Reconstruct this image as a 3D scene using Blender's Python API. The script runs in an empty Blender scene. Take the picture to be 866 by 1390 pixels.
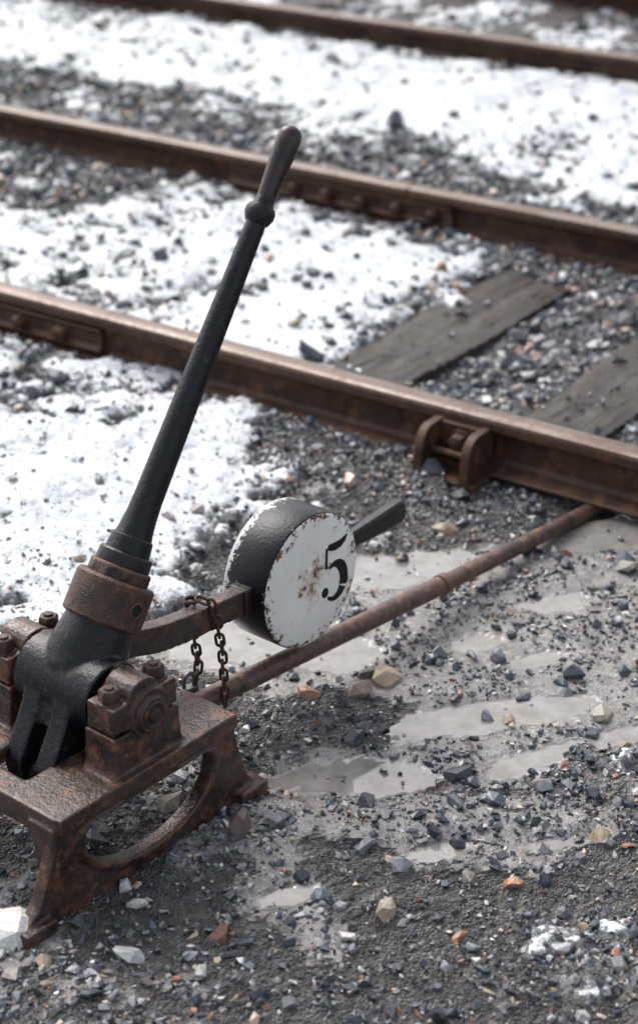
import bpy, bmesh, math, random
import numpy as np
from mathutils import Vector, Matrix
random.seed(7); rng=np.random.default_rng(11)
scene=bpy.context.scene
COL=scene.collection

# ---------------------------------------------------------------- node helpers
class NT:
    def __init__(s,mat):
        s.m=mat; s.t=mat.node_tree; s.n=s.t.nodes; s.l=s.t.links
    def add(s,typ,ins=None,**props):
        nd=s.n.new(typ)
        for k,v in props.items(): setattr(nd,k,v)
        if ins:
            for k,v in ins.items():
                sock=nd.inputs[k]
                if isinstance(v,bpy.types.NodeSocket): s.l.new(v,sock)
                else: sock.default_value=v
        return nd
    def noise(s,vec,scale,detail=4,rough=.55,dist=0.):
        return s.add('ShaderNodeTexNoise',{'Vector':vec,'Scale':scale,'Detail':detail,'Roughness':rough,'Distortion':dist}).outputs['Fac']
    def ramp(s,fac,stops,interp='LINEAR'):
        r=s.add('ShaderNodeValToRGB',{'Fac':fac}); cr=r.color_ramp; cr.interpolation=interp
        while len(cr.elements)<len(stops): cr.elements.new(.5)
        for e,(p,c) in zip(cr.elements,stops):
            e.position=p
            if not hasattr(c,'__len__'): c=(c,c,c)
            e.color=(*c[:3],1)
        return r.outputs['Color']
    def mix(s,f,a,b,typ='MIX'):
        m=s.add('ShaderNodeMix',data_type='RGBA',blend_type=typ,clamp_factor=True)
        for i,v in ((0,f),(6,a),(7,b)):
            if isinstance(v,bpy.types.NodeSocket): s.l.new(v,m.inputs[i])
            else:
                if i==0: m.inputs[0].default_value=v
                else: m.inputs[i].default_value=(*v[:3],1) if hasattr(v,'__len__') else (v,v,v,1)
        return m.outputs[2]
    def math(s,op,a,b=0.,c=0.,clamp=False):
        m=s.add('ShaderNodeMath',operation=op,use_clamp=clamp)
        for i,v in enumerate((a,b,c)):
            if isinstance(v,bpy.types.NodeSocket): s.l.new(v,m.inputs[i])
            else: m.inputs[i].default_value=v
        return m.outputs[0]
    def bump(s,h,strength,dist,normal=None):
        d={'Height':h,'Strength':strength,'Distance':dist}
        if normal is not None: d['Normal']=normal
        return s.add('ShaderNodeBump',d).outputs['Normal']
def mat(name):
    m=bpy.data.materials.new(name); m.use_nodes=True
    nt=NT(m); b=nt.n['Principled BSDF']
    return m,nt,b
def setb(nt,b,**kw):
    names={'col':'Base Color','rough':'Roughness','metal':'Metallic','nrm':'Normal','spec':'Specular IOR Level','coat':'Coat Weight','coatr':'Coat Roughness'}
    for k,v in kw.items():
        s=b.inputs[names[k]]
        if isinstance(v,bpy.types.NodeSocket): nt.l.new(v,s)
        else: s.default_value=(*v,1) if hasattr(v,'__len__') else v
def objco(nt): return nt.add('ShaderNodeTexCoord').outputs['Object']

def rust_mat(name,dark,mid,orange,scale=14,orange_amt=.5,rough=(.45,.8),bump=.5,spec=.4,edge=.35,scuff=.0):
    m,nt,b=mat(name); co=objco(nt)
    n1=nt.noise(co,scale,5,.65,.4); n2=nt.noise(co,scale*5,4,.7); n3=nt.noise(co,scale*22,2,.6)
    n4=nt.noise(co,scale*2.1,6,.7,1.)
    base=nt.ramp(n1,[(.36,dark),(.50,mid),(.64,dark)])
    om=nt.ramp(nt.math('ADD',nt.math('MULTIPLY',n4,.6),nt.math('MULTIPLY',n2,.4)),[(.60-.2*orange_amt,0.),(.68-.2*orange_amt,1.)])
    c=nt.mix(nt.math('MULTIPLY',om,.75),base,orange)
    c=nt.mix(nt.math('MULTIPLY',nt.ramp(n3,[(.35,1.),(.55,0.)]),.55),c,dark)
    if scuff: c=nt.mix(nt.math('MULTIPLY',nt.ramp(n2,[(.58,0.),(.68,1.)]),scuff),c,(.25,.22,.2))
    pt=nt.add('ShaderNodeNewGeometry').outputs['Pointiness']
    c=nt.mix(nt.math('MULTIPLY',nt.ramp(pt,[(.52,0.),(.62,1.)]),edge),c,[min(1,x*1.5) for x in orange])
    h=nt.math('ADD',nt.math('MULTIPLY',n2,.6),nt.math('MULTIPLY',n3,.4))
    setb(nt,b,col=c,rough=nt.ramp(n2,[(.3,rough[0]),(.7,rough[1])]),nrm=nt.bump(h,bump,.005),spec=spec,metal=.1)
    return m
M_cast=rust_mat('rusty_cast_iron',(.020,.0145,.0145),(.070,.046,.040),(.20,.078,.042),8,.46,(.2,.5),.7,.45,.35,.18)
M_rust=rust_mat('rust_brown',(.016,.013,.013),(.056,.036,.030),(.16,.064,.035),15,.44,(.28,.6),.8,.4,.35,.1)
M_rod=rust_mat('rusty_rod',(.042,.027,.025),(.115,.068,.054),(.22,.105,.068),9,.46,(.3,.55),.5,.45,.2,.35)
M_railrust=rust_mat('rail_rust',(.032,.018,.013),(.070,.037,.026),(.15,.064,.036),6,.46,(.38,.68),.5,.32,.2,.1)
M_chain=rust_mat('chain_rust',(.025,.016,.013),(.06,.032,.024),(.115,.052,.03),60,.45)

def black_paint(name,rustamt=.35,dust=.1):
    m,nt,b=mat(name); co=objco(nt)
    n1=nt.noise(co,18,5,.7,.3); n2=nt.noise(co,90,4,.7); n3=nt.noise(co,320,2,.5)
    c=nt.ramp(n2,[(.35,(.004,.004,.006)),(.6,(.008,.009,.013)),(.75,(.045,.048,.058))])
    v=nt.math('ADD',nt.math('MULTIPLY',n1,.55),nt.math('MULTIPLY',n2,.45))
    c=nt.mix(nt.ramp(v,[(.66-.15*rustamt,0.),(.72-.15*rustamt,1.)]),c,(.045,.03,.025))
    pt=nt.add('ShaderNodeNewGeometry').outputs['Pointiness']
    c=nt.mix(nt.math('MULTIPLY',nt.ramp(pt,[(.52,0.),(.64,1.)]),.35),c,(.12,.085,.07))
    h=nt.math('ADD',nt.math('MULTIPLY',n2,.7),nt.math('MULTIPLY',n3,.3))
    setb(nt,b,col=c,rough=nt.ramp(n1,[(.3,.16),(.7,.36)]),nrm=nt.bump(h,.8,.003),spec=.33)
    return m
M_black=black_paint('worn_black_paint',.25)
M_black2=black_paint('greasy_black_iron',.6)
M_grip=rust_mat('worn_grip_steel',(.018,.013,.014),(.035,.024,.023),(.065,.04,.034),8,.4,(.2,.34),.25,.45,.1)

def disk_mats():
    m,nt,b=mat('chipped_white_paint'); co=objco(nt)
    sep=nt.add('ShaderNodeSeparateXYZ',{'Vector':co})
    r=nt.math('SQRT',nt.math('ADD',nt.math('POWER',sep.outputs['X'],2.),nt.math('POWER',sep.outputs['Z'],2.)))
    n1=nt.noise(co,26,6,.7,.5); n2=nt.noise(co,95,5,.7,.3); n3=nt.noise(co,9,3,.5)
    white=nt.ramp(n3,[(.3,(.78,.765,.73)),(.7,(.87,.86,.84))])
    edge=nt.math('MULTIPLY',nt.ramp(r,[(.0,0.),(.100,0.),(.136,1.)]),.14)
    cen=nt.math('MULTIPLY',nt.ramp(r,[(.010,1.),(.065,0.)]),.13)
    v=nt.math('ADD',nt.math('ADD',nt.math('MULTIPLY',n1,.5),nt.math('MULTIPLY',n2,.5)),nt.math('ADD',edge,cen))
    chip=nt.ramp(v,[(.62,0.),(.635,1.)])
    stain=nt.ramp(nt.math('ADD',nt.math('ADD',nt.math('MULTIPLY',n1,.8),cen),nt.math('ADD',cen,nt.math('MULTIPLY',edge,.7))),[(.46,0.),(.66,1.)])
    c=nt.mix(nt.math('MULTIPLY',stain,.75),white,(.55,.36,.20))
    c=nt.mix(chip,c,nt.ramp(n2,[(.42,(.02,.02,.022)),(.60,(.17,.08,.045))]))
    setb(nt,b,col=c,rough=.45,nrm=nt.bump(nt.math('SUBTRACT',nt.math('MULTIPLY',n2,.5),nt.math('MULTIPLY',chip,1.2)),.5,.0015),spec=.4)
    m2,nt,b=mat('chipped_black_rim'); co=objco(nt)
    sep=nt.add('ShaderNodeSeparateXYZ',{'Vector':co})
    n1=nt.noise(co,30,6,.75,.3); n2=nt.noise(co,140,4,.7)
    ed=nt.ramp(nt.math('ABSOLUTE',sep.outputs['Y']),[(.036,0.),(.053,.10)])
    back=nt.ramp(sep.outputs['Y'],[(.0,0.),(.052,.17)])
    v=nt.math('ADD',nt.math('ADD',nt.math('MULTIPLY',n1,.5),nt.math('MULTIPLY',n2,.5)),nt.math('ADD',ed,back))
    c=nt.mix(nt.ramp(v,[(.65,0.),(.67,1.)]),nt.ramp(n2,[(.3,(.003,.003,.005)),(.7,(.012,.013,.019))]),(.55,.56,.56))
    setb(nt,b,col=c,rough=.28,nrm=nt.bump(n2,.6,.002),spec=.28)
    return m,m2
M_white,M_rim=disk_mats()
m,nt,b=mat('black_stencil_paint'); co=objco(nt); n=nt.noise(co,120,4,.7)
setb(nt,b,col=nt.ramp(n,[(.3,(.006,.006,.008)),(.7,(.012,.012,.014)),(.74,(.3,.3,.28))]),rough=.55,spec=.25); M_sten=m
m,nt,b=mat('padlock_steel'); co=objco(nt); n=nt.noise(co,60,5,.7)
setb(nt,b,col=nt.ramp(n,[(.3,(.05,.05,.055)),(.7,(.2,.2,.2))]),rough=.4,metal=.6); M_lock=m
m,nt,b=mat('painted_hole_shade'); n=nt.noise(objco(nt),80); setb(nt,b,col=nt.ramp(n,[(.3,(.004,.003,.003)),(.7,(.01,.008,.007))]),rough=.8); M_hole_shade=m  # near-black colour that paints in the shade of an uncut hole
m,nt,b=mat('worn_rail_head'); co=objco(nt)
st=nt.add('ShaderNodeMapping',{'Vector':co,'Scale':(1.2,30,30)}).outputs[0]
n1=nt.noise(st,2.2,5,.6); n2=nt.noise(co,60,4,.7); n3=nt.noise(co,4,4,.6)
c=nt.ramp(n1,[(.3,(.08,.054,.040)),(.55,(.17,.12,.093)),(.75,(.29,.24,.205))])
c=nt.mix(nt.ramp(nt.math('MULTIPLY',nt.math('ADD',n2,n3),.5),[(.5,0.),(.62,.8)]),c,(.08,.038,.022))
setb(nt,b,col=c,rough=nt.ramp(n2,[(.3,.3),(.7,.5)]),metal=.3,nrm=nt.bump(n2,.25,.002)); M_head=m
def wood(name,c0,c1,c2):
    m,nt,b=mat(name); co=objco(nt)
    st=nt.add('ShaderNodeMapping',{'Vector':co,'Scale':(1.,16,16)}).outputs[0]
    g=nt.noise(st,2.5,7,.75,1.2); g2=nt.noise(st,3.2,5,.6,.6); big=nt.noise(co,6,6,.7)
    c=nt.ramp(g,[(.36,c0),(.5,c1),(.64,c2)])
    c=nt.mix(nt.math('MULTIPLY',nt.ramp(big,[(.45,0.),(.58,1.)]),.7),c,c0)
    crack=nt.ramp(g2,[(.36,1.),(.41,0.)])
    c=nt.mix(crack,c,(.008,.007,.006))
    h=nt.math('SUBTRACT',g,nt.math('MULTIPLY',crack,1.))
    setb(nt,b,col=c,rough=nt.ramp(big,[(.4,.2),(.6,.5)]),nrm=nt.bump(h,.9,.012),spec=.35)
    return m
M_wood=wood('wet_weathered_wood',(.020,.0145,.012),(.056,.042,.036),(.12,.10,.088))

# ---------------------------------------------------------------- geometry helpers
def box(bm,a,b_):
    vs=[bm.verts.new((x,y,z)) for x in (a[0],b_[0]) for y in (a[1],b_[1]) for z in (a[2],b_[2])]
    for f in ((0,1,3,2),(4,6,7,5),(0,4,5,1),(2,3,7,6),(0,2,6,4),(1,5,7,3)): bm.faces.new([vs[i] for i in f])
def basis(axis):
    axis=Vector(axis).normalized()
    u=axis.cross(Vector((0,1,0)))
    if u.length<.1: u=axis.cross(Vector((1,0,0)))
    u.normalize(); return axis,u,axis.cross(u)
def lathe(bm,origin,axis,prof,seg=40,phase=0,mi=0):
    ax,u,v=basis(axis); o=Vector(origin); rings=[]
    for (L,r) in prof:
        if r<1e-6: rings.append([bm.verts.new(o+ax*L)])
        else: rings.append([bm.verts.new(o+ax*L+(u*math.cos(phase+2*math.pi*i/seg)+v*math.sin(phase+2*math.pi*i/seg))*r) for i in range(seg)])
    for A,B in zip(rings,rings[1:]):
        for i in range(seg):
            j=(i+1)%seg
            if len(A)==1 and len(B)==1: continue
            if len(A)==1: f=bm.faces.new((A[0],B[i],B[j]))
            elif len(B)==1: f=bm.faces.new((A[i],A[j],B[0]))
            else: f=bm.faces.new((A[i],A[j],B[j],B[i]))
            f.material_index=mi
    if len(rings[0])>1: bm.faces.new(rings[0])
    if len(rings[-1])>1: bm.faces.new(rings[-1][::-1])
def cyl(bm,p0,p1,r0,r1=None,seg=32,phase=0):
    p0=Vector(p0);p1=Vector(p1); r1=r0 if r1 is None else r1
    lathe(bm,p0,p1-p0,[(0,r0),((p1-p0).length,r1)],seg,phase)
def prism(bm,pts,y0,y1):
    A=[bm.verts.new((x,y0,z)) for x,z in pts]; B=[bm.verts.new((x,y1,z)) for x,z in pts]
    bm.faces.new(A); bm.faces.new(B[::-1]); n=len(pts)
    for i in range(n): bm.faces.new((A[i],B[i],B[(i+1)%n],A[(i+1)%n]))
def prism_x(bm,pts,x0,x1):
    A=[bm.verts.new((x0,y,z)) for y,z in pts]; B=[bm.verts.new((x1,y,z)) for y,z in pts]
    bm.faces.new(A); bm.faces.new(B[::-1]); n=len(pts)
    for i in range(n): bm.faces.new((A[i],B[i],B[(i+1)%n],A[(i+1)%n]))
def sweep(bm,pts,r,seg=14,closed=False,cap=True):
    pts=[Vector(p) for p in pts]; n=len(pts); rings=[]
    prev=None
    for i,p in enumerate(pts):
        if closed: t=(pts[(i+1)%n]-pts[i-1])
        else: t=pts[min(i+1,n-1)]-pts[max(i-1,0)]
        t.normalize()
        if prev is None:
            u=t.cross(Vector((.3,.5,.81))); u.normalize()
        else:
            u=prev-t*prev.dot(t); u.normalize()
        prev=u; v=t.cross(u)
        rr=r[i] if hasattr(r,'__len__') else r
        rings.append([bm.verts.new(p+(u*math.cos(2*math.pi*k/seg)+v*math.sin(2*math.pi*k/seg))*rr) for k in range(seg)])
    for i in range(n if closed else n-1):
        A=rings[i];B=rings[(i+1)%n]
        off=0
        if closed and i==n-1:
            off=min(range(seg),key=lambda o:(A[0].co-B[o].co).length)
        for k in range(seg): bm.faces.new((A[k],A[(k+1)%seg],B[(k+1+off)%seg],B[(k+off)%seg]))
    if not closed and cap: bm.faces.new(rings[0][::-1]); bm.faces.new(rings[-1])
def finish(bm,name,mats,parent=None,loc=(0,0,0),rotz=0,bevel=0,sharp=35,remesh=0,smooth=2):
    bmesh.ops.recalc_face_normals(bm,faces=bm.faces)
    me=bpy.data.meshes.new(name); bm.to_mesh(me); bm.free()
    for m in (mats if isinstance(mats,(list,tuple)) else [mats]): me.materials.append(m)
    for p in me.polygons: p.use_smooth=True
    if not remesh: me.set_sharp_from_angle(angle=math.radians(sharp))
    o=bpy.data.objects.new(name,me); COL.objects.link(o)
    o.location=loc; o.rotation_euler=(0,0,rotz)
    if parent: o.parent=parent
    if remesh:
        r=o.modifiers.new('r','REMESH'); r.mode='VOXEL'; r.voxel_size=remesh; r.use_smooth_shade=True
        s=o.modifiers.new('s','SMOOTH'); s.iterations=smooth; s.factor=.5
    elif bevel:
        b=o.modifiers.new('b','BEVEL'); b.width=bevel; b.segments=2; b.limit_method='ANGLE'; b.angle_limit=math.radians(sharp)
    return o
def hexbolt(bm,p,axis,r=.018,h=.018,washer=True,ph=.3):
    p=Vector(p); ax=Vector(axis).normalized()
    if washer: cyl(bm,p,p+ax*.005,r*1.25,r*1.22,24)
    lathe(bm,p+ax*.004,ax,[(0,r),(h*.8,r),(h,r*.82)],6,ph)
    cyl(bm,p+ax*h,p+ax*(h+.008),r*.5,r*.45,16)

# ---------------------------------------------------------------- switch stand
A_ST=math.radians(50)
stand=bpy.data.objects.new('railroad_switch_stand',None); COL.objects.link(stand)
stand.location=(-.411,2.757,0); stand.rotation_euler=(0,0,A_ST); stand.empty_display_size=.1
SZ=.28
LD=Vector((.562,0,.827)).normalized()
bm=bmesh.new()
OUT=[(-.208,.187),(.2,.187),(.212,.12),(.238,.04),(.262,.02),(.265,-.03),(-.30,-.03),(-.298,.015),(-.262,.04),(-.226,.12)]
def raycast(c,d):
    best=None
    for i in range(len(OUT)):
        p=Vector(OUT[i]);q=Vector(OUT[(i+1)%len(OUT)]); e=q-p
        den=d[0]*e[1]-d[1]*e[0]
        if abs(den)<1e-9: continue
        w=p-c; t=(w[0]*e[1]-w[1]*e[0])/den; s=(w[0]*d[1]-w[1]*d[0])/den
        if t>0 and -1e-6<=s<=1+1e-6 and (best is None or t<best): best=t
    return best
def side_plate(bm,y0,y1,gr=0.):
    c=Vector((-.006,.118))
    ang=sorted(set([2*math.pi*i/90 for i in range(90)]+[math.atan2(p[1]-c[1],p[0]-c[0])%(2*math.pi) for p in OUT]))
    I=[];O=[]
    for a in ang:
        d=(math.cos(a),math.sin(a))
        r=1/math.sqrt((d[0]/.152)**2+(d[1]/.092)**2)
        if d[1]>0: r=min(r,.028/max(d[1],1e-4))
        I.append(c+Vector(d)*r)
        O.append(c+Vector(d)*(raycast(c,d) if not gr else r+gr))
    n=len(ang)
    vs=[[bm.verts.new((p[0],y,p[1])) for p in P] for P in (I,O) for y in (y0,y1)]
    I0,I1,O0,O1=vs
    for i in range(n):
        j=(i+1)%n
        bm.faces.new((I0[i],I0[j],O0[j],O0[i])); bm.faces.new((I1[i],O1[i],O1[j],I1[j]))
        bm.faces.new((I0[i],I1[i],I1[j],I0[j])); bm.faces.new((O0[i],O0[j],O1[j],O1[i]))
for s in (-1,1):
    side_plate(bm,*sorted((s*.172,s*.146)))
    side_plate(bm,*sorted((s*.178,s*.15)),gr=.014)
    ya,yb=sorted((s*.180,s*.05))
    box(bm,(-.212,ya,.160),(.206,yb,.189))
    ya,yb=sorted((s*.19,s*.13))
    box(bm,(.205,ya,-.03),(.272,yb,.022)); box(bm,(-.305,ya,-.03),(-.24,yb,.02))
    ya,yb=sorted((s*.162,s*.092))
    prism(bm,[(-.082,.18),(.092,.18),(.084,.205),(.08,.262),(-.07,.262),(-.074,.205)],ya,yb)
box(bm,(-.215,-.17,.145),(-.165,.17,.188))
box(bm,(.16,-.17,.145),(.2,.17,.187))
for s in (-1,1):
    prism_x(bm,[(s*.17,.17),(s*.11,.17),(s*.135,.06),(s*.13,-.02),(s*.17,-.02)],-.222,-.2)
finish(bm,'base_frame',M_cast,stand,remesh=.0033,smooth=1)
for s,nm in ((-1,'bearing_cap_near'),(1,'bearing_cap_far')):
    bm=bmesh.new()
    ya,yb=sorted((s*.158,s*.096))
    arch=[(.036*math.cos(a),.305+.03*math.sin(a)) for a in [math.pi*i/10 for i in range(11)]]
    prism(bm,[(.08,.266),(.08,.314)]+[(x+.005,z+.009) for x,z in arch]+[(-.066,.314),(-.068,.266)],ya,yb)
    yo=s*.155
    cyl(bm,(.012,yo,.278),(.012,yo+s*.010,.278),.046,.044,40)
    cyl(bm,(.012,yo,.278),(.012,yo+s*.018,.278),.034,.031,32)
    finish(bm,nm,M_cast,stand,remesh=.0025,smooth=1)
    bm=bmesh.new()
    for x in (.058,-.045):
        hexbolt(bm,(x,s*.128,.312),(0,0,1),.0185,.022,True,random.random())
    hexbolt(bm,(.012,s*.085,.318),(0,0,1),.017,.016,False,.2)
    lathe(bm,(.012,yo+s*.016,.278),(0,s,0),[(0,.025),(.0045,.025),(.0055,.021),(.003,.018),(.003,.013),(.007,.0125),(.008,.010)],32)
    finish(bm,nm.replace('cap','bolts'),M_rust,stand,bevel=.0012,sharp=40)
bm=bmesh.new()
cyl(bm,(0,-.088,SZ),(0,.088,SZ),.066,seg=48)
cyl(bm,(0,-.1,SZ),(0,.1,SZ),.045,seg=32)
lathe(bm,(0,0,SZ),LD,[(-.03,.055),(.02,.069),(.07,.068),(.13,.058)],48)
for y0,y1 in ((-.056,-.016),(.016,.056)):
    prism(bm,[(.05,SZ-.02),(-.05,SZ+.04),(-.085,SZ-.04),(-.125,.17),(-.12,.125),(-.085,.105),(-.045,.115),(-.01,.2)],y0,y1)
prism(bm,[(.05,SZ-.02),(-.05,SZ+.03),(-.08,SZ-.05),(-.03,.2)],-.05,.05)
cyl(bm,(-.085,-.062,.14),(-.085,.062,.14),.018)
finish(bm,'lever_hub',M_black2,stand,remesh=.0035,smooth=4)
bm=bmesh.new()
lathe(bm,(0,0,SZ),LD,[(.108,.058),(.11,.067),(.114,.070),(.145,.0702),(.183,.0695),(.188,.066),(.189,.05)],56)
finish(bm,'socket_collar',M_rust,stand,sharp=30)
bm=bmesh.new()
pc=Vector((0,0,SZ))+LD*.15
side=Vector((-.1,-1,0)); side=(side-LD*side.dot(LD)).normalized()
cyl(bm,pc+side*.06,pc+side*.0712,.010,.010,24)  # solid dark cylinder, no recess; the pin hole's shade is only its colour
finish(bm,'collar_pin_hole_shade',M_hole_shade,stand)
bm=bmesh.new()
lathe(bm,pc+side*.060,side,[(0,.0150),(.0115,.0150),(.0128,.0125),(.0115,.0105),(0,.0105)],24)
finish(bm,'collar_pin_ring',M_rust,stand)
bm=bmesh.new()
lathe(bm,(0,0,SZ),LD,[(.18,.046),(.186,.0535),(.189,.055),(.207,.055),(.211,.053)],10,.3)
finish(bm,'lever_socket_nut',M_rust,stand,bevel=.003,sharp=25)
bm=bmesh.new()
prof=[(.205,.040),(.21,.0475),(.213,.0485),(.232,.0475),(.235,.045),(.236,.040),(.244,.039),(.262,.0365),(.264,.0335),(.275,.031),(.30,.0280),(.33,.0262)]
for i in range(1,18): prof.append((.33+i*.0295,.0262-i*.00048))
prof+=[(.838,.0176),(.8395,.0205),(.846,.0235),(.853,.0262),(.862,.0265),(.87,.0235),(.8715,.0195),(.876,.018),(.888,.0165)]
lathe(bm,(0,0,SZ),LD,prof,48)
finish(bm,'hand_lever',M_black,stand,sharp=32)
bm=bmesh.new()
lathe(bm,(0,0,SZ),LD,[(.88,.0158),(.90,.0172),(.93,.0188),(.96,.0205),(.985,.0216),(1.0,.0214),(1.008,.0195),(1.014,.015),(1.0175,.008),(1.0185,0)],40)
finish(bm,'lever_grip',M_grip,stand,sharp=80)
bm=bmesh.new()
path=[(.07,.318,.05),(.12,.303,.052),(.17,.288,.054),(.2,.281,.054),(.25,.274,.053),(.32,.268,.051),(.40,.263,.05),(.56,.26,.05)]
rows=[]
for x,z,h in path:
    rows.append([bm.verts.new((x,y,z+k)) for y,k in ((-.015,-h/2),(.015,-h/2),(.015,h/2),(-.015,h/2))])
for A,B in zip(rows,rows[1:]):
    for i in range(4): bm.faces.new((A[i],A[(i+1)%4],B[(i+1)%4],B[i]))
bm.faces.new(rows[0]); bm.faces.new(rows[-1][::-1])
finish(bm,'weight_arm',M_cast,stand,remesh=.0025,smooth=2)
bm=bmesh.new()
box(bm,(.405,-.022,.232),(.43,.022,.29))
finish(bm,'arm_shoulder',M_black,stand,bevel=.004)
bm=bmesh.new()
rows=[]
for x,z,h,w in [(.60,.262,.028,.02),(.70,.262,.028,.02),(.735,.262,.033,.022),(.78,.263,.040,.026),(.86,.266,.048,.028),(.885,.267,.050,.028),(.897,.268,.042,.024),(.902,.268,.025,.014)]:
    rows.append([bm.verts.new((x,y,z+k)) for y,k in ((-w/2,-h/2),(w/2,-h/2),(w/2,h/2),(-w/2,h/2))])
for A,B in zip(rows,rows[1:]):
    for i in range(4): bm.faces.new((A[i],A[(i+1)%4],B[(i+1)%4],B[i]))
bm.faces.new(rows[0]); bm.faces.new(rows[-1][::-1])
finish(bm,'weight_arm_handle',M_black,stand,bevel=.006,sharp=40)
bm=bmesh.new()
T=.0525;R=.136
prof=[(-T,0),(-T,R*.5),(-T,R-.006),(-T+.002,R-.002),(-T+.006,R),(0,R+.0005),(T-.006,R),(T-.002,R-.002),(T,R-.006),(T-.004,R*.8),(T-.004,0)]
lathe(bm,(0,0,0),(0,1,0),prof,96)
for f in bm.faces:
    c=f.calc_center_median()
    f.material_index=0 if c.y<-T+.0015 else 1
cw=finish(bm,'counterweight',[M_white,M_rim],stand,loc=(.557,0,.26),sharp=60)
bm=bmesh.new()
lathe(bm,(.002,-T+.001,.012),(0,-1,0),[(0,.021),(.003,.0195),(.0045,.0165),(.003,.013),(.0035,.008),(.002,0)],20,0)
for v in bm.verts:
    v.co.x+=.0022*math.sin(v.co.z*400); v.co.z+=.002*math.sin(v.co.x*330+1)
cb=finish(bm,'counterweight_boss',M_white,stand,loc=(.557,0,.26),sharp=60)
# stencilled figure five
bm=bmesh.new()
def stroke(pts,ws,y=-T-.0012):
    pts=[Vector(p) for p in pts]
    L=[];Rr=[]
    for i,p in enumerate(pts):
        t=(pts[min(i+1,len(pts)-1)]-pts[max(i-1,0)]).normalized(); n_=Vector((-t.y,t.x)); w=ws[i]/2
        L.append(p+n_*w);Rr.append(p-n_*w)
    Lv=[bm.verts.new((q.x,y,q.y)) for q in L];Rv=[bm.verts.new((q.x,y,q.y)) for q in Rr]
    Lb=[bm.verts.new((q.x,-T+.0005,q.y)) for q in L];Rb=[bm.verts.new((q.x,-T+.0005,q.y)) for q in Rr]
    k=len(pts)
    for i in range(k-1):
        bm.faces.new((Lv[i],Lv[i+1],Rv[i+1],Rv[i])); bm.faces.new((Lb[i],Lb[i+1],Lv[i+1],Lv[i])); bm.faces.new((Rb[i],Rv[i],Rv[i+1],Rb[i+1]))
    bm.faces.new((Lv[0],Rv[0],Rb[0],Lb[0])); bm.faces.new((Lv[-1],Lb[-1],Rb[-1],Rv[-1]))
stroke([(.046,.053),(.056,.050),(.068,.048),(.082,.049),(.094,.054),(.102,.061)],[.010,.015,.017,.016,.011,.003])
stroke([(.0425,.052),(.0415,.035),(.0405,.014),(.0405,.009)],[.006,.006,.006,.006])
cx,cz=.064,-.026; ra,rb=.0295,.037
a0=[math.radians(118-6*i) for i in range(25)]
stroke([(cx+ra*math.cos(a),cz+rb*math.sin(a)) for a in a0],[.006+.017*math.sin(min(1,i/15)*math.pi/2)**1.5 for i in range(len(a0))])
a0=[math.radians(-33-6*i) for i in range(17)]
stroke([(cx+ra*math.cos(a),cz+rb*math.sin(a)) for a in a0],[.022-.016*(i/16)**.8 for i in range(len(a0))])
d=[(.0375+.0095*math.cos(2*math.pi*i/18),-.041+.0105*math.sin(2*math.pi*i/18)) for i in range(18)]
A=[bm.verts.new((x,-T-.0012,z)) for x,z in d]; B=[bm.verts.new((x,-T+.0005,z)) for x,z in d]
bm.faces.new(A)
for i in range(18): bm.faces.new((A[i],B[i],B[(i+1)%18],A[(i+1)%18]))
finish(bm,'stencilled_number',M_sten,stand,loc=(.557,0,.26),sharp=30)
bm=bmesh.new()
def link(bm,c,t,n_,L=.0135,W=.0075,r=.0029):
    t=Vector(t).normalized(); n_=Vector(n_); n_=(n_-t*n_.dot(t)).normalized()
    pts=[]
    for i in range(20):
        a=2*math.pi*i/20; ca,sa=math.cos(a),math.sin(a)
        pts.append(Vector(c)+t*(ca*W+(L-W)*(1 if ca>0 else -1)*min(1,abs(ca)*4))+n_*sa*W)
    sweep(bm,pts,r,8,closed=True)
def chain(bm,pts,step=.0195):
    pts=[Vector(p) for p in pts]; d=[0]
    for a,b_ in zip(pts,pts[1:]): d.append(d[-1]+(b_-a).length)
    n=int(d[-1]/step)
    for k in range(n+1):
        s=k*step
        i=max(j for j in range(len(d)-1) if d[j]<=s+1e-9) if s<d[-1] else len(d)-2
        f=(s-d[i])/(d[i+1]-d[i]); p=pts[i].lerp(pts[i+1],min(1,f)); t=pts[i+1]-pts[i]
        nn=Vector((.8,.6,.1)) if k%2 else Vector((.5,-.85,.2))
        nn=nn+Vector((random.uniform(-.3,.3),random.uniform(-.3,.3),0))
        link(bm,p+Vector((random.uniform(-.0015,.0015),0,0)),t,nn)
chain(bm,[(.300,.012,.306),(.306,-.004,.309),(.314,-.022,.303),(.322,-.026,.27),(.331,-.028,.2),(.338,-.026,.085)])
chain(bm,[(.298,.018,.30),(.302,.026,.26),(.315,.028,.22),(.325,.028,.15),(.32,.028,.12)])
finish(bm,'chain',M_chain,stand,sharp=80)
bm=bmesh.new()
prism(bm,[(.27,.085),(.308,.078),(.316,.115),(.278,.122)],.018,.038)
sweep(bm,[(.285,.028,.115)]+[(.300+.013*math.cos(a)-.001,.028,.13+.016*math.sin(a)) for a in [math.pi*(1-i/8) for i in range(9)]]+[(.311,.028,.112)],.0038,10)
finish(bm,'padlock',M_lock,stand,bevel=.004)

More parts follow.
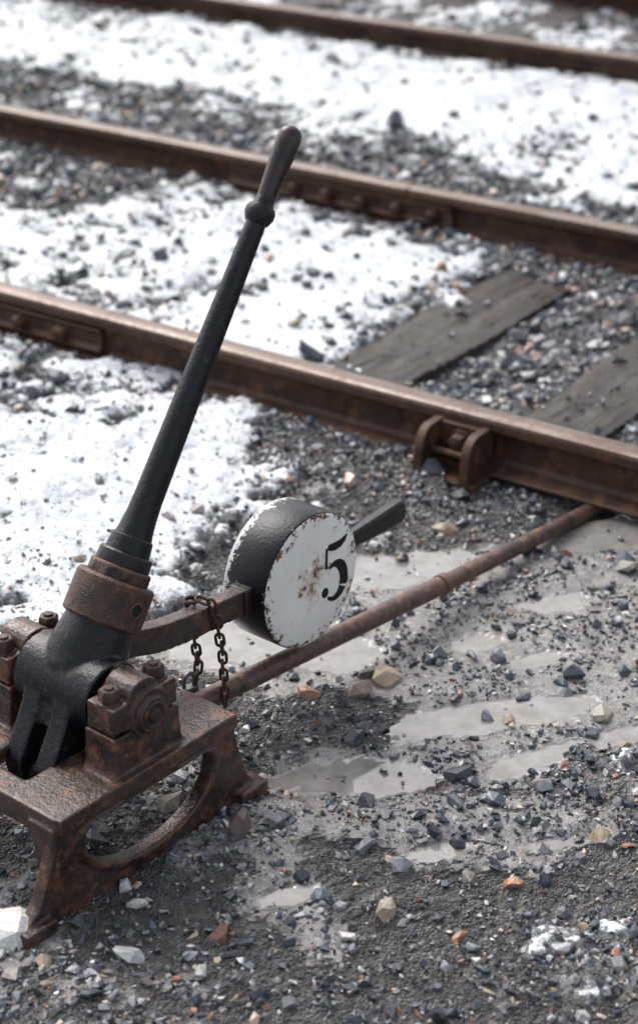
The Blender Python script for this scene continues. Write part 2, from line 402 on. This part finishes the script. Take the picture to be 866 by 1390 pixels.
# ---------------------------------------------------------------- switch rod
bm=bmesh.new()
P0=Vector((-.445,2.725,.12));P1=Vector((-.157,3.054,.09));PJ=Vector((.262,3.515,.055));P2=Vector((.667,4.027,-.012));P3=Vector((.82,4.20,-.035))
def seg(a,b_,n): return [a.lerp(b_,i/n) for i in range(n)]
pts=seg(P0,P1,6)+seg(P1,PJ,10)+[PJ]
sweep(bm,pts,[.0205]*len(pts),24)
pts=seg(PJ,P2,12)+seg(P2,P3,4)+[P3]
sweep(bm,pts,[.0185]*len(pts),24)
dj=(PJ-P1).normalized()
lathe(bm,PJ-dj*.012,dj,[(0,.020),(.001,.0232),(.02,.0232),(.023,.021)],24)
finish(bm,'switch_rod',M_rod,None,sharp=50)

# ---------------------------------------------------------------- rails
RA=math.radians(-34.7); RX=Vector((.8221,-.5693,0)); RY=Vector((.5693,.8221,0))
RAILS=[4.496,6.325,8.93,10.45]
half=[(.058,0),(.060,.006),(.055,.011),(.02,.021),(.0095,.032),(.008,.05),(.008,.085),(.012,.097),(.029,.104),(.0335,.108),(.034,.128),(.031,.136),(.022,.1395),(.0,.1405)]
prof_r=[(y,z+.0095) for y,z in half]+[(-y,z+.0095) for y,z in half[-2::-1]]
def rail(y0,x0,x1):
    bm=bmesh.new()
    n=max(2,int((x1-x0)/.5)); rows=[]
    for i in range(n+1):
        x=x0+(x1-x0)*i/n
        rows.append([bm.verts.new((x,y,z)) for y,z in prof_r])
    k=len(prof_r)
    for A,B in zip(rows,rows[1:]):
        for i in range(k):
            f=bm.faces.new((A[i],A[(i+1)%k],B[(i+1)%k],B[i]))
            zc=(prof_r[i][1]+prof_r[(i+1)%k][1])/2
            if zc>.137 : f.material_index=1
    bm.faces.new(rows[0][::-1]); bm.faces.new(rows[-1])
    return finish(bm,'steel_rail',[M_railrust,M_head],None,loc=(0,y0,0),rotz=RA,sharp=28)
r1=rail(RAILS[0],-25,25); r2=rail(RAILS[1],-25,.372); r2b=rail(RAILS[1],.378,25)
r3=rail(RAILS[2],-25,25); r4=rail(RAILS[3],-25,25)
def fishplate(y0,x0,x1,bolts):
    bm=bmesh.new()
    prism_x(bm,[(-.0125,.036),(-.034,.034),(-.040,.046),(-.027,.058),(-.025,.09),(-.034,.1),(-.031,.108),(-.0125,.106)],x0,x1)
    for x in bolts:
        hexbolt(bm,(x,-.026,.074),(0,-1,0),.0215,.030,True,random.random())
    return finish(bm,'rail_fishplate',M_railrust,None,loc=(0,y0,0),rotz=RA,bevel=.002)
fishplate(RAILS[1],-.36,.55,[-.08,.06,.2,.34,.48])
fishplate(RAILS[0],-1.5,-.71,[-1.4,-1.25,-1.0,-.85])
bm=bmesh.new()
for x in (.385,.515):
    pl=[(-.02,.125)]+[(-.075+.055*math.cos(a)-.008,.07+.055*math.sin(a)) for a in [math.radians(q) for q in range(80,190,12)]]+[(-.145,.02),(-.15,-.03),(-.02,-.03)]
    prism_x(bm,pl,x-.012,x+.012)
box(bm,(.39,-.05,.03),(.51,-.02,.12)); box(bm,(.36,-.14,-.03),(.545,-.02,.012))
hexbolt(bm,(.455,-.05,.08),(0,-1,0),.024,.03,True,.3)
cyl(bm,(.37,-.09,.06),(.53,-.09,.06),.009,seg=12)
finish(bm,'rail_brace_bracket',M_railrust,None,loc=(0,RAILS[0],0),rotz=RA,bevel=.003)

# ---------------------------------------------------------------- noise fields
def vnoise(x,y,seed):
    xi=np.floor(x).astype(np.int64);yi=np.floor(y).astype(np.int64); fx=x-xi;fy=y-yi
    fx=fx*fx*(3-2*fx);fy=fy*fy*(3-2*fy)
    def h(a,b_):
        n_=(a*374761393+b_*668265263+seed*1442695041)&0x7fffffff
        n_=((n_^(n_>>13))*1274126177)&0x7fffffff
        n_=(n_^(n_>>16))&0xffff
        return n_/65535.
    return (h(xi,yi)*(1-fx)+h(xi+1,yi)*fx)*(1-fy)+(h(xi,yi+1)*(1-fx)+h(xi+1,yi+1)*fx)*fy
def fbm(x,y,s,seed=0,o=5,g=.55):
    t=0;a=1;w=0
    for i in range(o):
        t=t+a*vnoise(x*s*2**i+17.3*i,y*s*2**i-9.1*i,seed+i); w+=a; a*=g
    return t/w
def sdpoly(x,y,poly):
    P=np.array(poly); n=len(P); d=np.full(x.shape,1e9); ins=np.zeros(x.shape,bool)
    for i in range(n):
        a=P[i];b_=P[(i+1)%n]; e=b_-a
        t=np.clip(((x-a[0])*e[0]+(y-a[1])*e[1])/(e@e),0,1)
        d=np.minimum(d,np.hypot(x-a[0]-t*e[0],y-a[1]-t*e[1]))
        c=((a[1]>y)!=(b_[1]>y))&(x<(b_[0]-a[0])*(y-a[1])/(b_[1]-a[1]+1e-12)+a[0])
        ins^=c
    return np.where(ins,d,-d)
def sstep(a,b_,v):
    t=np.clip((v-a)/(b_-a),0,1); return t*t*(3-2*t)
POLY_A=[(-1.6,5.4),(-.9,4.96),(-.6,4.88),(-.38,4.76),(-.20,4.52),(-.18,4.2),(-.20,3.80),(-.28,3.55),(-.50,3.2),(-1.0,2.95),(-2.2,3.1),(-4,4.5),(-4,6.5)]
POLY_B=[(-4,8.9),(-1.5,6.60),(-1.1,6.33),(-.9,6.30),(-.52,6.44),(-.27,6.43),(.04,6.14),(.3,5.88),(.62,5.73),(.42,5.42),(.09,4.93),(-.02,4.66),(-.1,4.62),(-4,7.33)]
POLY_C=[(-6,12.4),(-2.4,9.0),(-1.4,8.38),(-.4,7.85),(.1,7.5),(.42,7.05),(.7,6.65),(1.0,6.35),(1.5,6.0),(3,5.1),(6,3.3),(6,4.7),(1.5,7.8),(0,8.85),(-6,13.0)]
POLY_D=[(.27,2.38),(.44,2.49),(.8,2.54),(.8,2.2),(.30,2.22)]
POLY_M=[(-.40,3.62),(-.1,3.72),(.03,3.84),(.34,3.74),(.62,4.0),(.95,3.9),(1.2,3.3),(.75,2.8),(.36,2.82),(.157,2.86),(0,2.74),(-.12,2.62),(-.1,2.9),(-.2,3.1),(-.5,3.3)]
def dr(x,y,k): return x*.5693+(y-RAILS[k])*.8221
def fields(x,y):
    n=fbm(x,y,2.2,5,6,.62)-.5; nf=fbm(x,y,9,31,5,.68)-.5; nq=fbm(x,y,38,57,3,.7)-.5
    sd=np.maximum.reduce([np.minimum(sdpoly(x,y,POLY_A),.10)+.01,sdpoly(x,y,POLY_B)+.005,sdpoly(x,y,POLY_C),np.minimum(sdpoly(x,y,POLY_D),.02)-.02,.055-np.hypot((x-.56)/1.5,y-2.93)-.03])
    d1=dr(x,y,0);d2=dr(x,y,1);d3=dr(x,y,2)
    sd=np.clip(sd,-.35,.13)
    patch=np.where((d2>.12)&(d3<-.1),-.035,-.4)
    patch=np.where((d1>.2)&(d2<-.12)&(x<-.1),-.02,patch)
    patch=np.where((d1>.2)&(d2<-.12)&(x>=-.1),-.17,patch)
    patch=np.where(d3>.1,.05,patch)
    patch=np.where((d1<-.25)&(x<-.05)&(y>3.6),-.09,patch)
    far=np.hypot(x,y-5)
    patch=np.where(far>9,.03,patch)
    sd=np.maximum(sd,patch)
    sf=sd+n*.42+nf*.34+nq*.12
    snow=sstep(-.045,.055,sf)
    mp=sdpoly(x,y,POLY_M)
    mud=sstep(-.05,.05,mp+n*.25+nf*.2)
    part=np.where((d1<-.3),sstep(-.24,.06,n*.9+nf*.9)*.72+.28,0.)
    mud=np.maximum(mud,part)*(1-snow)
    isl=np.exp(-(((x-.03)/.16)**2+((y-3.10)/.10)**2)*1.0)
    mud=mud*(1-.8*sstep(.3,.7,isl+nf*.6))
    return sf,snow,mud,n,nf,d1,d2,d3
BAS=[(.27,3.09,.15,.055,.025),(.40,3.13,.10,.04,.020),(.01,2.90,.12,.05,.023),(.13,2.87,.08,.045,.020),(.17,3.70,.17,.085,.028),(.70,3.93,.13,.10,.05),(-.13,3.40,.15,.08,.022),(.45,3.32,.11,.045,.015),(.38,2.93,.07,.05,.018),(.56,3.03,.10,.035,.018),(.07,3.32,.08,.06,.014),(.50,3.55,.12,.06,.018),(.22,2.68,.08,.04,.020),(-.05,2.55,.07,.045,.020),(.30,3.38,.07,.04,.015),(.42,2.70,.07,.03,.018)]
LVL=-.014
def height(x,y,F=None):
    sf,snow,mud,n,nf,d1,d2,d3=F if F is not None else fields(x,y)
    f3=fbm(x,y,30,71,4,.65)-.5
    z=n*.030+nf*.028+f3*.016
    z=z*(1-.35*mud)-.005*mud
    z=z+.022*np.exp(-((d1+.12)/.14)**2)*(x<.3)
    btw=(d1>.05)&(d2<-.05)
    z=np.where(btw,z*.6-.004,z)
    z=z+.03*np.exp(-((d2+.13)/.12)**2)+.018*np.exp(-((d2-.14)/.15)**2)
    z=z+.035*sstep(-.35,-.05,d3)*(1-np.clip((d3-3)/2,0,1))
    for bx,by,rx,ry,dp in BAS:
        u=(x-bx)*.8-(y-by)*.18; v=-(x-bx)*.2+(y-by)
        z=z-dp*np.exp(-((u/rx)**2+(v/ry)**2))
    pud=sstep(.0,-.003,z-LVL)*np.where(mud>.25,1,0)
    z=np.where(mud>.25,np.maximum(z,LVL),z)
    z=np.where(snow>0,z*(1-.5*snow)+snow*(.012+.026*fbm(x,y,9,91,4)+.014*np.clip(sf,0,.2)/.2)*np.where(y<3.2,.3,1),z)
    return z,pud
# ---------------------------------------------------------------- ground
def axis(lo,hi,step,far):
    c=list(np.arange(lo,hi+1e-6,step)); s=step;v=hi;up=[]
    while v<far: s*=1.13; v+=s; up.append(v)
    s=step;v=lo;dn=[]
    while v>-far: s*=1.13; v-=s; dn.append(v)
    return np.array(dn[::-1]+c+up)
xs=axis(-1.9,1.9,.011,400)
ysn=list(np.arange(1.9,4.8,.009))+list(np.arange(4.8,10.8,.014))
ya_=axis(1.9,10.8,.0125,400); ys=np.array(list(ya_[ya_<1.895])+ysn+list(ya_[ya_>10.81]))
X,Y=np.meshgrid(xs,ys); x=X.ravel();y=Y.ravel()
F=fields(x,y); z,pud=height(x,y,F)
fade=np.clip((np.hypot(x,y-5)-10)/30,0,1); z=z*(1-fade)+0*fade
nx,ny=len(xs),len(ys)
co=np.stack([x,y,z],1).astype(np.float32)
idx=np.arange(nx*ny).reshape(ny,nx)
q=np.stack([idx[:-1,:-1],idx[:-1,1:],idx[1:,1:],idx[1:,:-1]],-1).reshape(-1,4)
def mesh_np(name,co,faces,k,smooth):
    me=bpy.data.meshes.new(name); me.vertices.add(len(co)); me.vertices.foreach_set('co',co.astype(np.float32).ravel())
    me.loops.add(faces.size); me.loops.foreach_set('vertex_index',faces.astype(np.int32).ravel())
    me.polygons.add(len(faces)); me.polygons.foreach_set('loop_start',np.arange(0,faces.size,k,dtype=np.int32))
    me.polygons.foreach_set('use_smooth',np.full(len(faces),smooth,bool))
    me.update(calc_edges=True); return me
me=mesh_np('ground',co,q,4,True)
at=me.attributes.new('mask','FLOAT_COLOR','POINT')
at.data.foreach_set('color',np.stack([F[1],pud,F[2],np.ones_like(x)],1).astype(np.float32).ravel())
ground=bpy.data.objects.new('ground',me); COL.objects.link(ground)

m,nt,b=mat('gravel_mud_snow'); geo=nt.add('ShaderNodeNewGeometry').outputs['Position']
att=nt.add('ShaderNodeAttribute',attribute_name='mask'); sep=nt.add('ShaderNodeSeparateColor',{'Color':att.outputs['Color']})
S,Pd,Mu=sep.outputs[0],sep.outputs[1],sep.outputs[2]
n1=nt.noise(geo,6,4,.65); n2=nt.noise(geo,60,4,.7); n3=nt.noise(geo,260,3,.7); n4=nt.noise(geo,22,4,.7)
def vor(scale): return nt.add('ShaderNodeTexVoronoi',{'Vector':geo,'Scale':scale,'Randomness':1.},feature='F1')
v1=vor(95); v2=vor(210)
cell=nt.add('ShaderNodeSeparateColor',{'Color':v1.outputs['Color']}).outputs[0]
cell2=nt.add('ShaderNodeSeparateColor',{'Color':v2.outputs['Color']}).outputs[0]
stops=[(0,(.045,.052,.064)),(.3,(.08,.09,.107)),(.5,(.17,.173,.183)),(.7,(.27,.262,.257)),(.84,(.20,.16,.132)),(.93,(.45,.44,.43)),(1,(.57,.57,.57))]
gc=nt.mix(.5,nt.ramp(cell,stops),nt.ramp(cell2,stops))
gc=nt.mix(nt.ramp(n2,[(.4,0.),(.6,.75)]),gc,(.21,.197,.187))
gh=nt.math('SUBTRACT',1.,nt.math('ADD',nt.math('MULTIPLY',v1.outputs['Distance'],60),nt.math('MULTIPLY',v2.outputs['Distance'],50)))
mc=nt.ramp(nt.math('ADD',nt.math('MULTIPLY',n2,.5),nt.math('MULTIPLY',n4,.5)),[(.36,(.11,.10,.092)),(.5,(.205,.194,.185)),(.64,(.32,.308,.298))])
mc=nt.mix(nt.ramp(cell2,[(.66,0.),(.7,.6)]),mc,nt.ramp(cell,stops))
c=nt.mix(nt.ramp(nt.math('ADD',Mu,nt.math('MULTIPLY',nt.math('SUBTRACT',n2,.5),.8)),[(.1,0.),(.38,1.)]),gc,mc)
c=nt.mix(Pd,c,nt.ramp(n4,[(.35,(.17,.158,.145)),(.65,(.27,.257,.243))]))
sc=nt.ramp(nt.math('ADD',nt.math('MULTIPLY',n1,.5),nt.math('MULTIPLY',n4,.5)),[(.40,(.44,.48,.53)),(.48,(.62,.65,.68)),(.6,(.80,.81,.82))])
sc=nt.mix(nt.ramp(n3,[(.58,0.),(.68,.5)]),sc,(.3,.29,.28))
sm=nt.ramp(nt.math('ADD',S,nt.math('ADD',nt.math('MULTIPLY',nt.math('SUBTRACT',n2,.5),1.15),nt.math('MULTIPLY',nt.math('SUBTRACT',n3,.5),.85))),[(.25,0.),(.85,1.)])
c=nt.mix(sm,c,sc)
rg=nt.mix(Mu,.42,nt.ramp(n4,[(.42,.06),(.62,.36)])); rg=nt.mix(Pd,rg,nt.ramp(n2,[(.45,.015),(.7,.06)])); rg=nt.mix(sm,rg,.32)
h=nt.mix(Mu,gh,nt.math('ADD',nt.math('MULTIPLY',n2,.8),nt.math('MULTIPLY',n3,.45)))
h=nt.mix(sm,h,nt.math('ADD',nt.math('MULTIPLY',n2,1.4),nt.math('MULTIPLY',n4,2.0)))
h=nt.mix(Pd,h,0.)
setb(nt,b,col=c,rough=rg,nrm=nt.bump(h,.9,.006),spec=nt.math('ADD',.6,nt.math('MULTIPLY',Pd,.4)))
ground.data.materials.append(m)

# ---------------------------------------------------------------- sleepers
def sleeper(x_along,y_a,y_b,w,y0=RAILS[0],z=.02):
    bm=bmesh.new(); nx_,ny_=70,8; L=y_b-y_a
    top=[]
    for i in range(nx_+1):
        row=[]
        for j in range(ny_+1):
            px=y_a+L*i/nx_; py=-w/2+w*j/ny_
            e=abs(j-ny_/2)/(ny_/2)
            jit=random.uniform(-1,1)*.004
            zz=z+random.uniform(-1,1)*.0014-(.007 if e==1 else 0)+.004*math.sin(px*5+x_along*9)*e-(.008 if j==3 else 0)
            row.append(bm.verts.new((px,py+(jit if e==1 else 0)+.006*math.sin(px*7+j*.2+x_along),zz)))
        top.append(row)
    for i in range(nx_):
        for j in range(ny_): bm.faces.new((top[i][j],top[i+1][j],top[i+1][j+1],top[i][j+1]))
    bnd=[top[i][0] for i in range(nx_+1)]+[top[nx_][j] for j in range(1,ny_+1)]+[top[i][ny_] for i in range(nx_-1,-1,-1)]+[top[0][j] for j in range(ny_-1,0,-1)]
    low=[bm.verts.new((v.co.x,v.co.y,z-.14)) for v in bnd]
    for i in range(len(bnd)): bm.faces.new((bnd[i],low[i],low[(i+1)%len(bnd)],bnd[(i+1)%len(bnd)]))
    bm.faces.new(low)
    p=Vector((0,y0,0))+RX*x_along
    return finish(bm,'wooden_sleeper',M_wood,None,loc=p,rotz=RA+math.pi/2,sharp=50)
T0=.145*.8221+(4.796-4.496)*(-.5693)
SL=[]
for k in range(-4,7):
    xa=T0+.602*k
    wv=.26 if k==0 else .235
    sleeper(xa,-.04,1.24 if k<=0 else 1.36,wv,z=.022 if k>=0 else -.02)
    if k>=0: SL.append((xa,0,1.22 if k<=0 else 1.34,wv,0))
T3=.65*.8221
for k in range(-5,7):
    xa=T3+.6*k-1.0
    sleeper(xa,-.1,1.9,.24,RAILS[2],.058); SL.append((xa,-.1,1.9,.24,2))
def on_sleeper(x,y):
    r=np.zeros(x.shape,bool)
    for xa,a,b_,w,k in SL:
        lx=x*.8221-(y-RAILS[k])*.5693-xa; ly=x*.5693+(y-RAILS[k])*.8221
        r|=(np.abs(lx)<w/2+.004)&(ly>a)&(ly<b_)
    return r

# ---------------------------------------------------------------- gravel stones (one mesh)
protos=[]
for i in range(54):
    bm=bmesh.new()
    chunky=i>=40
    k=random.choice([14,16,20]) if chunky else random.choice([7,8,9,11,13])
    for j in range(k):
        v=Vector((random.gauss(0,1),random.gauss(0,1),random.gauss(0,1))).normalized()*random.uniform(.85,1.1)
        bm.verts.new((v.x*1.1,v.y*random.uniform(.75,.95),v.z*(.78 if chunky else .68)))
    res=bmesh.ops.convex_hull(bm,input=bm.verts)
    bmesh.ops.delete(bm,geom=[e for e in res['geom_interior'] if isinstance(e,bmesh.types.BMVert)],context='VERTS')
    bmesh.ops.triangulate(bm,faces=bm.faces)
    bmesh.ops.recalc_face_normals(bm,faces=bm.faces)
    bm.verts.index_update()
    V=np.array([v.co[:] for v in bm.verts]);Fc=np.array([[v.index for v in f.verts] for f in bm.faces]); bm.free()
    protos.append((V,Fc))
def cand(n,x0,x1,y0,y1): return rng.uniform(x0,x1,n),rng.uniform(y0,y1,n)
sx=[];sy=[];sr=[]
def put(n,box_,rmean,sig,dens,margin=1.25):
    x,y=cand(n,*box_)
    vis=np.abs(x)<(.12+.165*y)*margin
    keep=vis|(rng.random(n)<.12)
    x=x[keep];y=y[keep]
    F=fields(x,y); pr=dens(x,y,F); k=rng.random(len(x))<pr
    k&=~(on_sleeper(x,y)&(rng.random(len(x))<.975))
    x=x[k];y=y[k]
    sx.append(x);sy.append(y);sr.append(np.exp(rng.normal(np.log(rmean),sig,len(x))))
def d_small(x,y,F):
    sf,snow,mud,n,nf,d1,d2,d3=F
    clump=sstep(-.10,.08,nf+n*.5)
    g=np.clip(.35+.65*clump,0,1)
    p=g*(1-mud)+mud*(.06+.40*clump)
    p=p*(1-sstep(-.02,.05,sf))+ (sf>0)*np.exp(-np.clip(sf,0,1)/.05)*.36+(sf>0)*.012
    return np.clip(p,0,1)
def d_med(x,y,F): return d_small(x,y,F)*.85
put(135000,(-1.5,1.5,2.0,4.75),.0044,.42,d_small)
put(19000,(-1.5,1.5,2.0,4.75),.0085,.34,d_med)
put(900,(-1.5,1.5,2.0,4.75),.0150,.28,d_med)
put(85000,(-2.3,2.3,4.6,7.2),.0078,.42,d_small)
put(12000,(-2.3,2.3,4.6,7.2),.0145,.32,d_med)
put(60000,(-3,3,7.0,11),.0110,.35,d_small)
put(8000,(-3,3,7.0,11),.018,.28,d_med)
BIG=[(.083,3.19,.033),(.135,3.235,.032),(.10,3.26,.026),(.545,3.10,.03),(.255,2.90,.026),(-.135,2.72,.03),(.11,2.50,.024),(-.16,2.44,.024),(.46,3.07,.018),
 (.50,5.9,.03),(.42,5.44,.03),(.557,3.77,.018),(1.02,5.3,.03),
 (-.26,2.79,.024),(-.385,2.70,.028),(-.25,2.88,.02),(-.42,2.62,.03),(-.50,2.44,.045),(.27,3.55,.02),(.33,3.66,.018),(-.34,3.86,.022),(-.28,3.9,.018),(-.13,3.06,.02),(-.02,3.18,.022),(-.05,3.24,.018),
 (.62,3.62,.03),(.75,3.80,.035),(.68,3.72,.025),(.47,3.78,.022),(.14,2.62,.02),(.30,2.63,.022),(.38,2.58,.02),(.08,2.68,.02),(.2,2.72,.018),(.49,2.72,.022),(-.03,2.60,.019),
 (-.33,2.62,.022),(-.30,2.52,.017),(.55,4.9,.04),(.9,5.2,.045),(1.0,4.95,.04),(.63,5.15,.035),(.2,4.25,.03),(-.45,6.55,.05),(-.2,6.6,.045),(.3,7.3,.05),(-.9,7.5,.05)]
sx.append(np.array([q_[0] for q_ in BIG]));sy.append(np.array([q_[1] for q_ in BIG]));sr.append(np.array([q_[2] for q_ in BIG])); nbig=len(BIG)
sx=np.concatenate(sx);sy=np.concatenate(sy);sr=np.clip(np.concatenate(sr),.002,.06)
for k in range(4):
    dd=np.abs(dr(sx,sy,k)); kp=dd>.035+sr*.5; kp[-nbig:]=True; sx=sx[kp];sy=sy[kp];sr=sr[kp]
Fs=fields(sx,sy); gz,pudS=height(sx,sy,Fs)
onS=on_sleeper(sx,sy); gz=np.where(onS,np.where(dr(sx,sy,2)>-.3,.058,.022),gz)
kp=(pudS<.5)|(rng.random(len(sx))<.07)|(sr>.015); kp[-nbig:]=True
sx=sx[kp];sy=sy[kp];sr=sr[kp];gz=gz[kp]; sfS=Fs[0][kp]
N=len(sx)
pal=np.array([(.026,.031,.042),(.046,.054,.070),(.082,.093,.112),(.15,.158,.172),(.25,.252,.26),(.40,.40,.40),(.58,.57,.55),(.34,.265,.19),(.30,.14,.085),(.40,.30,.25),(.21,.187,.17)])
pw=np.array([.17,.22,.17,.135,.10,.06,.028,.035,.015,.022,.05]);pw/=pw.sum()
pi_=rng.choice(len(pal),N,p=pw); colr=pal[pi_]*rng.uniform(.8,1.25,(N,1))
for i,c_ in zip(range(N-nbig,N),[(.3,.21,.18),(.36,.27,.19),(.16,.13,.12),(.28,.25,.2),(.03,.035,.045),(.14,.11,.10),(.36,.30,.24),(.22,.11,.09),(.3,.28,.25),(.30,.12,.07),(.28,.11,.07),(.26,.11,.07),(.28,.11,.07)]): colr[i]=c_
pidx=np.where(sr>.0125,rng.integers(40,len(protos),N),rng.integers(0,40,N))
allV=[];allF=[];allC=[];off=0
for pI,(V,Fc) in enumerate(protos):
    sel=np.where(pidx==pI)[0]
    if len(sel)==0: continue
    n=len(sel)
    an=rng.uniform(0,2*np.pi,n); tx=rng.normal(0,.35,n); ty=rng.normal(0,.35,n)
    sc3=rng.uniform(.7,1.3,(n,3))*sr[sel][:,None]
    P=V[None]*sc3[:,None,:]
    c,s=np.cos(tx)[:,None],np.sin(tx)[:,None]; P=np.stack([P[...,0],P[...,1]*c-P[...,2]*s,P[...,1]*s+P[...,2]*c],-1)
    c,s=np.cos(ty)[:,None],np.sin(ty)[:,None]; P=np.stack([P[...,0]*c+P[...,2]*s,P[...,1],-P[...,0]*s+P[...,2]*c],-1)
    c,s=np.cos(an)[:,None],np.sin(an)[:,None]; P=np.stack([P[...,0]*c-P[...,1]*s,P[...,0]*s+P[...,1]*c,P[...,2]],-1)
    lift=sr[sel]*rng.uniform(-.1,.4,n)
    P+=np.stack([sx[sel],sy[sel],gz[sel]+lift],-1)[:,None,:]
    allV.append(P.reshape(-1,3)); allF.append((Fc[None]+ (off+np.arange(n)*len(V))[:,None,None]).reshape(-1,3))
    allC.append(np.repeat(colr[sel],len(V),0)); off+=n*len(V)
Vv=np.concatenate(allV);Ff=np.concatenate(allF);Cc=np.concatenate(allC)
me=mesh_np('gravel',Vv,Ff,3,False)
at=me.attributes.new('tint','FLOAT_COLOR','POINT'); at.data.foreach_set('color',np.concatenate([Cc,np.ones((len(Cc),1))],1).astype(np.float32).ravel())
grav=bpy.data.objects.new('gravel',me); COL.objects.link(grav)
m,nt,b=mat('crushed_stone'); geo=nt.add('ShaderNodeNewGeometry').outputs['Position']
a=nt.add('ShaderNodeAttribute',attribute_name='tint').outputs['Color']
n1=nt.noise(geo,150,4,.7); n2=nt.noise(geo,500,2,.6); n3=nt.noise(geo,9,3,.6)
c=nt.mix(1.,a,nt.ramp(n1,[(.25,.6),(.75,1.4)]),'MULTIPLY')
c=nt.mix(nt.ramp(n2,[(.6,0.),(.75,.35)]),c,(.4,.39,.38))
setb(nt,b,col=c,rough=nt.ramp(n3,[(.35,.18),(.65,.45)]),nrm=nt.bump(n1,.6,.002),spec=.5)
grav.data.materials.append(m)
print('STONES',N,'tris',len(Ff),'ground',len(x))

# ---------------------------------------------------------------- light
w=bpy.data.worlds.new('World'); scene.world=w; w.use_nodes=True
wt=w.node_tree; sky=wt.nodes.new('ShaderNodeTexSky'); sky.sky_type='NISHITA'; sky.sun_disc=False
EL,AZ=math.radians(48),math.radians(-35)
sky.sun_elevation=EL; sky.sun_rotation=AZ; sky.air_density=1.0; sky.dust_density=5.0; sky.ozone_density=1.
hs=wt.nodes.new('ShaderNodeHueSaturation'); hs.inputs['Saturation'].default_value=.36; hs.inputs['Value'].default_value=1.75
wt.links.new(sky.outputs[0],hs.inputs['Color'])
bg=wt.nodes['Background']; wt.links.new(hs.outputs[0],bg.inputs['Color']); bg.inputs['Strength'].default_value=.15
sun=bpy.data.lights.new('sun','SUN'); sun.energy=1.2; sun.angle=math.radians(35); sun.color=(1,.985,.97)
so=bpy.data.objects.new('sun',sun); COL.objects.link(so)
dirv=Vector((math.sin(AZ)*math.cos(EL),math.cos(AZ)*math.cos(EL),math.sin(EL)))
so.rotation_euler=dirv.to_track_quat('Z','Y').to_euler(); so.location=dirv*20
scene.view_settings.view_transform='Standard'; scene.view_settings.look='None'; scene.view_settings.exposure=0

# ---------------------------------------------------------------- camera
cam=bpy.data.cameras.new('camera'); co_=bpy.data.objects.new('camera',cam); COL.objects.link(co_)
co_.location=(0,0,1.97); co_.rotation_euler=(math.radians(90-25.4),0,0)
cam.sensor_fit='VERTICAL'; cam.sensor_height=36; cam.sensor_width=24; cam.lens=66.56; cam.shift_y=-.0324
cam.clip_start=.05; cam.clip_end=1500
cam.dof.use_dof=True; cam.dof.focus_distance=3.40; cam.dof.aperture_fstop=2.8
scene.camera=co_
